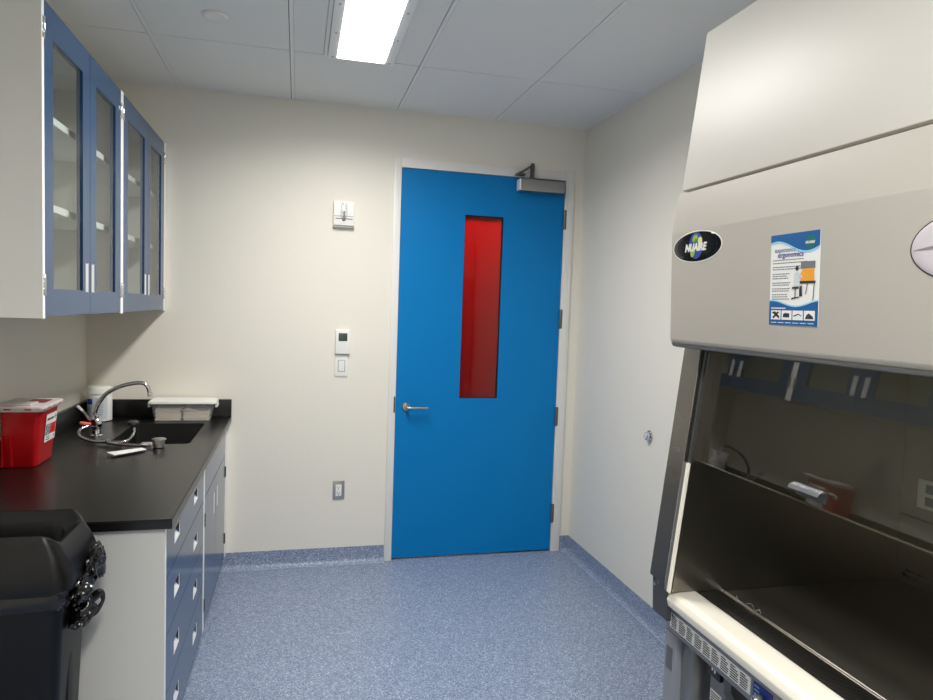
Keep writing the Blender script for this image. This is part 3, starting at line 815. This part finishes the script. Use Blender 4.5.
# inner liner of stainless
li = new()
prism([(.46, .80), (.46, .875), (fx(.875)+.008, .875), (fx(1.50)+.008, 1.50), (.52, 1.555), (1.096, 1.555), (1.096, .80)], 'y', HY1-IW-.0015, HY1-IW, bm=li)
prism([(.46, .80), (.46, .875), (fx(.875)+.008, .875), (fx(1.50)+.008, 1.50), (.52, 1.555), (1.096, 1.555), (1.096, .80)], 'y', HY0+IW, HY0+IW+.0015, bm=li)
obj_split('side_liner', li, 'inner', bs)
# back wall with slots
slots = []
yy = HY1-IW-.025
while yy > HY0+IW+.05:
    for r_ in range(2):
        o_ = .012 if r_ else 0
        slots.append((yy-.03-o_, yy-o_, .888+r_*.014, .894+r_*.014))
    yy -= .038
bw = panel_holes(1.087, 1.091, HY0+IW+.002, HY1-IW-.002, .85, 1.555, slots)
bk = obj('back_liner', bw, 'inner', bs)
obj('back_seam', box(1.0855, 1.087, HY0+IW+.002, HY1-IW-.01, 1.054, 1.058), 'dkmetal', bk)
obj('supply_diffuser', box(.53, 1.085, HY0+IW+.002, HY1-IW-.002, 1.545, 1.555), 'dkmetal', bs)
ol = thing_ = obj('outlet_cover', box(1.080, 1.087, -2.735, -2.658, 1.09, 1.168, .002), 'cabw', bk, 'grey outlet cover on the back liner')
os_ = new()
for z in (1.112, 1.146):
    box(1.0785, 1.0802, -2.71, -2.683, z-.012, z+.012, .002, bm=os_)
obj_split('outlet_face', os_, 'hoodgrey', bk)
# work surface, grille, armrest
obj('work_surface', prism([(.533, .862), (.540, .869), (1.086, .869), (1.086, .859), (.533, .859)], 'y', HY0+IW+.003, HY1-IW-.003), 'worktop', bs)
gr = prism([(.450, .868), (.458, .872), (.524, .872), (.530, .866), (.530, .848), (.450, .848)], 'y', HY0+IW+.003, HY1-IW-.003)
go = obj('air_grille', gr, 'grille', bs)
obj('grille_lip', tube([(.529, HY1-IW-.006, .872), (.529, HY0+IW+.006, .872)], .0016, 8, False), 'steel', go)
wr = tube([(.530, -2.664, .872), (.530, -2.664, .886)], .0025, 8, False)
merge(wr, tube([(.531, -2.695, .873), (.533, -2.703, .880), (.536, -2.715, .882), (.535, -2.725, .876), (.533, -2.733, .874), (.537, -2.742, .880), (.534, -2.752, .874)], .0016, 8))
obj_split('grille_clip', wr, 'chrome', go, 'bent wire clip on the grille edge')
arm = [(.455, .872), (.449, .874), (.402, .871), (.389, .865), (.383, .850), (.387, .831), (.396, .824), (.455, .824)]
obj('armrest', prism(arm, 'y', HY0+.02, HY1-.020, .0025, seg=2), 'bumper', bs, 'cream padded armrest bar')
# lower body
lbx = new()
box(.420, XBK, HY0+.022, HY1-.022, .742, .823, .002, 1, bm=lbx)
lbo = obj('drain_pan', lbx, 'hoodgrey', bs, 'grey lower body under the armrest')
box_ = lambda *a, **k: box(*a, **k)
la_ = obj('warning_strip', box(0.4182, 0.4202, -2.875, -2.545, .757, .796), 'paper', lbo, 'long white label of fine print')
fine = new(); rr = random.Random(4)
for col in range(9):
    y0 = -2.552-col*.036
    for row in range(6):
        w_ = .030*rr.uniform(.75, 1) if row else .018
        box(0.4176, 0.4183, y0-w_, y0, .790-row*.0056-.0012, .790-row*.0056+.0012, bm=fine)
obj('fine_print', fine, 'ink', la_)
tr_ = prism([(-2.558, .788), (-2.551, .788), (-2.5545, .794)], 'x', 0.4174, 0.4182)
obj('warning_triangle', tr_, 'ink', la_)
bst = obj('blue_sticker', box(0.4182, 0.4202, -2.945, -2.885, .752, .796), 'navy', lbo, 'dark blue sticker')
blr = new()
for r_ in range(4): box(0.4176, 0.4183, -2.905, -2.889, .788-r_*.009, .790-r_*.009, bm=blr)
obj('sticker_print', blr, 'lblue', bst)
obj('gas_cock', lathe([(.001, .392), (.008, .394), (.012, .402), (.012, .415), (.006, .421)], (0, -2.918, .772), 'x', 16), 'chrome', lbo)
# jambs
def jamb(y0, y1, sgn):
    j = prism([(fx(1.515)-.0005, 1.515), (fx(.885)-.0005, .885), (fx(.885)+.02, .885), (fx(1.515)+.02, 1.515)], 'y', y0, y1, .001, seg=1)
    o = obj('jamb', j, 'jamb', bs, 'polished steel jamb')
    return o
jl = jamb(-2.576, HY1, 1); jamb(HY0, HY0+.06, -1)
lowp = prism([(.3815, .884), (.386, .789), (.398, .789), (.398, .884)], 'y', -2.580, HY1-.008)
lpo = obj('jamb_foot', lowp, 'dkmetal', bs)
obj('foot_bolt', lathe([(.005, .378), (.005, .385)], (0, -2.523, .866), 'x', 12), 'chrome', lpo)
obj('jamb_sticker', box(fx(1.235)-.0012, fx(1.235)+.002, -2.553, -2.53, 1.225, 1.24), 'alum', jl)
for ya, yb in ((-2.581, -2.576), (HY0+.06, HY0+.068)):
    g_ = prism([(fx(1.51)+.004, 1.51), (fx(1.21)+.004, 1.21), (fx(1.21)+.03, 1.21), (fx(1.51)+.03, 1.51)], 'y', ya, yb)
    obj('sash_gasket', g_, 'gasket_and_shade', bs)
tk = prism([(fx(1.51)+.008, 1.51), (fx(1.21)+.008, 1.21), (fx(1.21)+.03, 1.21), (fx(1.51)+.03, 1.51)], 'y', -2.588, -2.581)
obj('sash_track', tk, 'alum', bs)
tk = prism([(fx(1.21)+.000, 1.21), (fx(.874)+.000, .874), (fx(.874)+.03, .874), (fx(1.21)+.03, 1.21)], 'y', -2.589, -2.576)
obj('sash_track', tk, 'alum', bs)
tk = prism([(fx(1.21)+.000, 1.21), (fx(.874)+.000, .874), (fx(.874)+.006, .874), (fx(1.21)+.006, 1.21)], 'y', -2.599, -2.589)
obj('sash_track', tk, 'bumper', bs, 'bright strip of the sash track')
# sash
so = .03
sg_ = prism([(fx(1.515)+so, 1.515), (fx(1.215)+so, 1.215), (fx(1.215)+so+.006, 1.215), (fx(1.515)+so+.006, 1.515)], 'y', HY0+.068, -2.589)
sa = obj('sash', sg_, 'sash', bs, 'tinted glass sash')
obj('sash_edge', prism([(fx(1.215)+so-.0006, 1.2142), (fx(1.215)+so+.0066, 1.2142), (fx(1.215)+so+.0066, 1.2158), (fx(1.215)+so-.0006, 1.2158)], 'y', HY0+.068, -2.589), mat('glass_edge', rgb(74, 72, 60), .4), sa)
def sash_handle(y0, y1):
    x = fx(1.245)+so
    obj('handle_backplate', prism([(x-.0008, 1.228), (x-.0028, 1.228), (x-.0028, 1.248), (x-.0008, 1.248)], 'y', y0, y1), 'dkmetal', sa)
    h = prism([(x-.0028, 1.247), (x-.008, 1.2495), (x-.018, 1.248), (x-.0225, 1.242), (x-.0245, 1.243), (x-.0195, 1.2505), (x-.008, 1.2535), (x-.0008, 1.2505), (x-.0008, 1.248)], 'y', y0, y1)
    o = obj('sash_handle', h, 'chrome', sa, 'chrome finger pull')
sash_handle(-3.028, -2.945); sash_handle(-3.42, -3.337)

# logo on fascia; face frame: local x -> world -y, local y -> up, local z -> -x (outwards)
ft = math.atan2(.011, .276)
def fmtx(y, z, off=.0):
    x = .389+(1.800-z)*(.011/.276)-off
    return Matrix(((0, -math.sin(ft), -math.cos(ft), x), (-1, 0, 0, y), (0, math.cos(ft), -math.sin(ft), z), (0, 0, 0, 1)))
def flat(poly, y, z, off, th=.0005):
    b = prism(poly, 'z', 0, th); bmesh.ops.transform(b, matrix=fmtx(y, z, off), verts=b.verts); bmesh.ops.recalc_face_normals(b, faces=b.faces); return b
def ell(a, b, cx=0, cy=0, n=48, rot=0):
    return [(cx+a*math.cos(t)*math.cos(rot)-b*math.sin(t)*math.sin(rot), cy+a*math.cos(t)*math.sin(rot)+b*math.sin(t)*math.cos(rot)) for t in [2*PI*i/n for i in range(n)]]
LY, LZ = -2.616, 1.7590
def dome(a, b, y, z, off, hgt, m, name, par, lab=None):
    loops = []
    for s_, h_ in ((1, 0), (1, .0012), (.97, .0022), (.8, .0022+hgt*.5), (.5, .0022+hgt*.85), (.2, .0022+hgt)):
        loops.append([(p[0], p[1], h_) for p in ell(a*s_, b*s_)])
    t = loft(loops); bmesh.ops.transform(t, matrix=fmtx(y, z, off), verts=t.verts); bmesh.ops.recalc_face_normals(t, faces=t.faces)
    return obj(name, t, m, par, lab)
lg = dome(.102, .0365, LY, LZ, -.0002, .0, mat('badge_black', rgb(6, 6, 8), .08), 'badge', bs, 'black oval maker badge')
obj('badge_rim', flat(ell(.105, .039), LY, LZ, 0, .0008), 'white', lg)
of = .0026
globe = flat(ell(.030, .0325), LY-.001, LZ+.002, of, .0003)
obj('badge_globe', globe, 'globeb', lg)
gg = flat([(p[0], p[1]) for p in ell(.012, .008, 0, 0, 20, .5)], LY+.003, LZ+.020, of+.0003, .0003)
merge(gg, flat(ell(.009, .014, 0, 0, 20, -.3), LY+.012, LZ-.012, of+.0003, .0003))
merge(gg, flat(ell(.012, .006, 0, 0, 20, .8), LY-.016, LZ-.002, of+.0003, .0003))
obj('globe_land', gg, 'globeg', lg)
gt = flat(ell(.010, .009, 0, 0, 20), LY-.003, LZ+.010, of+.0003, .0003)
obj('globe_teal', gt, 'teal', lg)
obj('globe_sun', flat(ell(.009, .009, 0, 0, 20, .4), LY-.019, LZ+.013, of+.0006, .0003), 'yellow', lg)
sh_ = Matrix(((1.0, .22, 0, 0), (0, 1, 0, 0), (0, 0, 1, 0), (0, 0, 0, 1)))
nt_ = text('NUAIRE', .0255, fmtx(LY-.001, LZ-.003, of+.0012) @ sh_, .0003, .0012)
obj('badge_lettering', nt_, 'white', lg)

# control oval on the right
co = dome(.105, .054, -3.330, 1.706, -.0002, 0, 'lav', 'control_panel', bs, 'pale lavender oval control panel')
obj('control_rim', flat(ell(.1075, .0565), -3.330, 1.706, 0, .0006), 'ink', co)
obj('control_swoosh', flat([(-.1005, -.002), (-.06, .004), (.0, .018), (.0, .002), (-.04, -.001)], -3.330, 1.706, .0026, .0003), 'lavd', co)

# poster
PY, PZ = -2.959, 1.667; pw, ph = .0685, .092
po = obj('poster', flat([(-pw, -ph), (pw, -ph), (pw, ph), (-pw, ph)], PY, PZ, 0, .0008), 'paper', bs, 'ergonomics poster with blue bands')
of = .0008
def wave(y_base, amp, top, lo=False, n=16, ph_=0):
    pts = [(-pw+2*pw*i/n, y_base+amp*math.sin(PI*1.6*i/n+ph_)) for i in range(n+1)]
    return pts+([(pw, top), (-pw, top)])
b_ = flat(wave(.066, .012, ph, ph_=.9), PY, PZ, of, .0004)
obj('poster_header_band', b_, 'pblue', po)
bl = flat([(-pw+2*pw*i/16, .063+.012*math.sin(PI*1.6*i/16+.9)) for i in range(17)]+[(pw-2*pw*i/16, .067+.012*math.sin(PI*1.6*(16-i)/16+.9)) for i in range(17)], PY, PZ, of+.0003, .0003)
merge(bl, flat([(-pw+2*pw*i/16, -.046+.006*math.sin(PI*2*i/16+1.2)) for i in range(17)]+[(pw-2*pw*i/16, -.049+.006*math.sin(PI*2*(16-i)/16+1.2)) for i in range(17)], PY, PZ, of+.0003, .0003))
obj('poster_light_wave', bl, 'lblue', po)
b_ = flat([(-pw, -ph), (pw, -ph)]+[(pw-2*pw*i/16, -.049+.006*math.sin(PI*2*(16-i)/16+1.2)) for i in range(17)], PY, PZ, of, .0004)
obj('poster_footer_band', b_, 'pblue', po)
tt = text('experience', .0135, fmtx(PY+.026, PZ+.060, .0014), .0002, 0)
o_ = obj('poster_title', tt, mat('title_grey', rgb(120, 140, 170), .6), po)
tt = text('ergonomics', .0155, fmtx(PY+.010, PZ+.050, .0014), .0002, 0)
obj('poster_title', tt, 'navy', po)
tl = new(); rr = random.Random(3)
ypos = [.040, .034, .026, .0215, .012, .0075, .003, -.006, -.0105, -.018, -.0225, -.030, -.0345, -.039]
for i, yv in enumerate(ypos):
    w_ = (.098 if i < 4 else .050)*rr.uniform(.8, 1)
    x0 = -pw+.007
    # broken into words
    x = x0
    while x < x0+w_:
        ww = rr.uniform(.003, .008)
        merge(tl, flat([(x, yv-.0009), (x+ww, yv-.0009), (x+ww, yv+.0009), (x, yv+.0009)], PY, PZ, .0008, .0003)); x += ww+.0014
obj('poster_body_text', tl, 'greyink', po)
gl_ = flat(ell(.0125, .0135, 0, 0, 28), PY-.044, PZ+.071, .0013, .0003)
obj('poster_globe', gl_, 'teal', po)
gx = text('NUAIRE', .007, fmtx(PY-.044, PZ+.070, .0022) @ sh_, .0001, .0002)
obj('poster_globe_text', gx, 'paper', po)
# seated worker drawing, cabinet, chair
fig = new()
obj('poster_cabinet_panel', flat([(.020, -.004), (.056, -.004), (.056, .020), (.026, .020), (.020, .012)], PY, PZ, .0014, .0003), 'orange', po)
obj('poster_cabinet_top', flat([(.020, .020), (.058, .020), (.058, .034), (.020, .034)], PY, PZ, .0012, .0003), 'greyink', po)
ff = flat([(.018, -.009), (.060, -.009), (.060, -.004), (.018, -.004)], PY, PZ, .0014, .0003)
for a in ((.034, -.030, .040, -.009), (.054, -.042, .058, -.009)): merge(ff, flat([(a[0], a[1]), (a[0]+.0015, a[1]), (a[2], a[3]), (a[2]-.0015, a[3])], PY, PZ, .0014, .0003))
merge(ff, flat(ell(.0042, .005, .010, .0215, 16), PY, PZ, .0016, .0003))
merge(ff, flat([(.018, -.034), (.026, -.034), (.024, -.012), (.018, -.016)], PY, PZ, .0016, .0003))
merge(ff, flat([(-.002, -.019), (.016, -.019), (.016, -.015), (-.002, -.015)], PY, PZ, .0016, .0003))
merge(ff, flat([(.0055, -.036), (.0075, -.036), (.0075, -.019), (.0055, -.019)], PY, PZ, .0016, .0003))
merge(ff, flat([(-.004, -.040), (.017, -.036), (.017, -.034), (-.004, -.037)], PY, PZ, .0016, .0003))
obj('poster_figure', ff, 'ink', po)
wb = flat([(.002, -.015), (.020, -.013), (.018, -.004), (.015, .006), (.020, .004), (.026, .001), (.026, .004), (.018, .012), (.012, .016), (.004, .012)], PY, PZ, .0018, .0003)
obj('poster_lab_coat', wb, mat('coat_grey', rgb(200, 206, 212), .6), po)
th_ = new(); ti = new()
for k in range(4):
    x = -.062+k*.0315
    merge(th_, flat([(x, -.081), (x+.0285, -.081), (x+.0285, -.062), (x, -.062)], PY, PZ, .0014, .0003))
merge(ti, flat([(-.058, -.076), (-.054, -.079), (-.038, -.066), (-.042, -.064)], PY, PZ, .0018, .0003)); merge(ti, flat([(-.060, -.066), (-.05, -.064), (-.037, -.074), (-.037, -.079)], PY, PZ, .0018, .0003))
merge(ti, flat([(-.026, -.076), (-.008, -.076), (-.008, -.068), (-.020, -.067), (-.026, -.070)], PY, PZ, .0018, .0003))
merge(ti, flat([(.004, -.072), (.018, -.068), (.026, -.072), (.026, -.0735), (.018, -.070), (.004, -.0745)], PY, PZ, .0018, .0003))
merge(ti, flat([(.036, -.078), (.058, -.078), (.056, -.073), (.046, -.067), (.040, -.070)], PY, PZ, .0018, .0003))
obj('poster_thumbnails', th_, 'paper', po); obj('poster_thumbnail_art', ti, 'ink', po)
fl = new()
merge(fl, flat([(-.062, -.0585), (-.020, -.0585), (-.020, -.0565), (-.062, -.0565)], PY, PZ, .0014, .0003))
for k in range(6): merge(fl, flat([(-.062+k*.021, -.0875), (-.046+k*.021, -.0875), (-.046+k*.021, -.0863), (-.062+k*.021, -.0863)], PY, PZ, .0014, .0003))
obj('poster_footer_text', fl, 'paper', po)

# ------------------------------------------------------------------ stand and boxes under the hood
sd = thing('equipment_stand', (.45, -2.5, FZ), 'grey steel stand carrying the biosafety cabinet', 'stand')
for y, far_ in ((-2.574, 0), (HY0+.022, 1)):
    for x in (.421, 1.20):
        lg_ = box(x, x+.06, y, y+.053, FZ+.012, .741, .003)
        lo_ = obj('leg', lg_, 'hoodgrey', sd)
        obj('foot', box(x-.01, x+.07, y-.005, y+.058, FZ, FZ+.012, .003), 'dkmetal', lo_)
        if not far_ and x == .421:
            stk = obj('leg_sticker', box(x-.0014, x+.0002, -2.560, -2.532, .640, .70), mat('sticker_grey', rgb(84, 84, 92), .5), lo_, 'dark grey sticker')
obj('crossbar', box(1.21, 1.25, HY0+.075, -2.574, .30, .35, .003), 'hoodgrey', sd)
obj('side_rail', box(.481, 1.20, -2.57, -2.53, .15, .19, .003), 'hoodgrey', sd); obj('side_rail', box(.481, 1.20, HY0+.03, HY0+.07, .15, .19, .003), 'hoodgrey', sd)
obj('inner_upright', box(.440, .50, -2.622, -2.576, FZ, .741, .002), 'steel', sd, 'brushed steel upright')
eb = thing('electrical_box', (.45, -2.5, .42), 'grey control box with black inlet hanging under the biosafety cabinet', 'electrical box')
obj('housing', prism([(-2.645, .741), (-2.645, .42), (-2.765, .42), (-2.765, .60), (-2.700, .655), (-2.700, .741)], 'x', .48, .80, .003), 'hoodgrey', eb)
obj('dark_housing', prism([(-2.702, .741), (-2.702, .655), (-2.767, .598), (-2.767, .42), (-3.05, .42), (-3.05, .741)], 'x', .50, .80, .003), mat('box_dark', rgb(52, 54, 58), .4), eb, 'dark grey rear housing')  # tilted box in its own dark grey
ins = obj('inlet_block', box(.468, .48, -2.700, -2.648, .680, .728, .002), 'black', eb)
rs = box(.4665, .468, -2.671, -2.667, .697, .708); box(.4665, .468, -2.682, -2.678, .694, .705, bm=rs)
obj_split('rocker_mark', rs, 'paper', ins)
wl = obj('rating_label', box(.4785, .4802, -2.695, -2.650, .595, .640), 'paper', eb)
wt = new()
for k in range(6): box(.4778, .4786, -2.690+.004*(k % 2), -2.654, .632-k*.0065, .634-k*.0065, bm=wt)
obj('rating_print', wt, 'ink', wl)

# the safety cabinet and what carries it are scaled about the camera position
CAM_SCALE = .9270
CAM_SHIFT = Vector((-.0412, -.3006, .1160))
def scale_about_cam(o):
    o.location = Vector(o.location)*CAM_SCALE+CAM_SHIFT if o.parent is None else Vector(o.location)*CAM_SCALE
    ch = list(o.children)
    if o.type == 'MESH':
        for v in o.data.vertices: v.co = v.co*CAM_SCALE
    for c_ in ch: scale_about_cam(c_)
for r_ in (bs, sd, eb): scale_about_cam(r_)

# ------------------------------------------------------------------ camera, world
cam_p = dict(x=-.5648, y=-4.1177, z=1.5885, yaw=.2463, pitch=-.0624, roll=.0343, F=676.95)
cd = bpy.data.cameras.new('camera'); cam = bpy.data.objects.new('camera', cd); C.objects.link(cam)
yw, pt, rl = cam_p['yaw'], cam_p['pitch'], cam_p['roll']
f = Vector((math.sin(yw)*math.cos(pt), math.cos(yw)*math.cos(pt), math.sin(pt)))
r = Vector((math.cos(yw), -math.sin(yw), 0)); u = r.cross(f)
r2 = math.cos(rl)*r+math.sin(rl)*u; u2 = -math.sin(rl)*r+math.cos(rl)*u
m3 = Matrix((r2, u2, -f)).transposed()
cam.matrix_world = Matrix.Translation((cam_p['x'], cam_p['y'], cam_p['z'])) @ m3.to_4x4()
cd.sensor_width = 36; cd.lens = 36*cam_p['F']/933; cd.clip_start = .02
bpy.context.scene.camera = cam
w = bpy.data.worlds.new('world'); bpy.context.scene.world = w; w.use_nodes = True
w.node_tree.nodes['Background'].inputs['Color'].default_value = (.05, .05, .05, 1)
w.node_tree.nodes['Background'].inputs['Strength'].default_value = 0
sc_ = bpy.context.scene
sc_.view_settings.view_transform = 'Standard'; sc_.view_settings.look = 'None'; sc_.view_settings.gamma = 1
sc_.view_settings.use_curve_mapping = False; sc_.view_settings.exposure = 0.05
sc_.cycles.max_bounces = 12; sc_.cycles.diffuse_bounces = 6; sc_.cycles.glossy_bounces = 6; sc_.cycles.transparent_max_bounces = 16
sc_.cycles.caustics_reflective = False; sc_.cycles.caustics_refractive = False
sc_.cycles.sample_clamp_indirect = 4
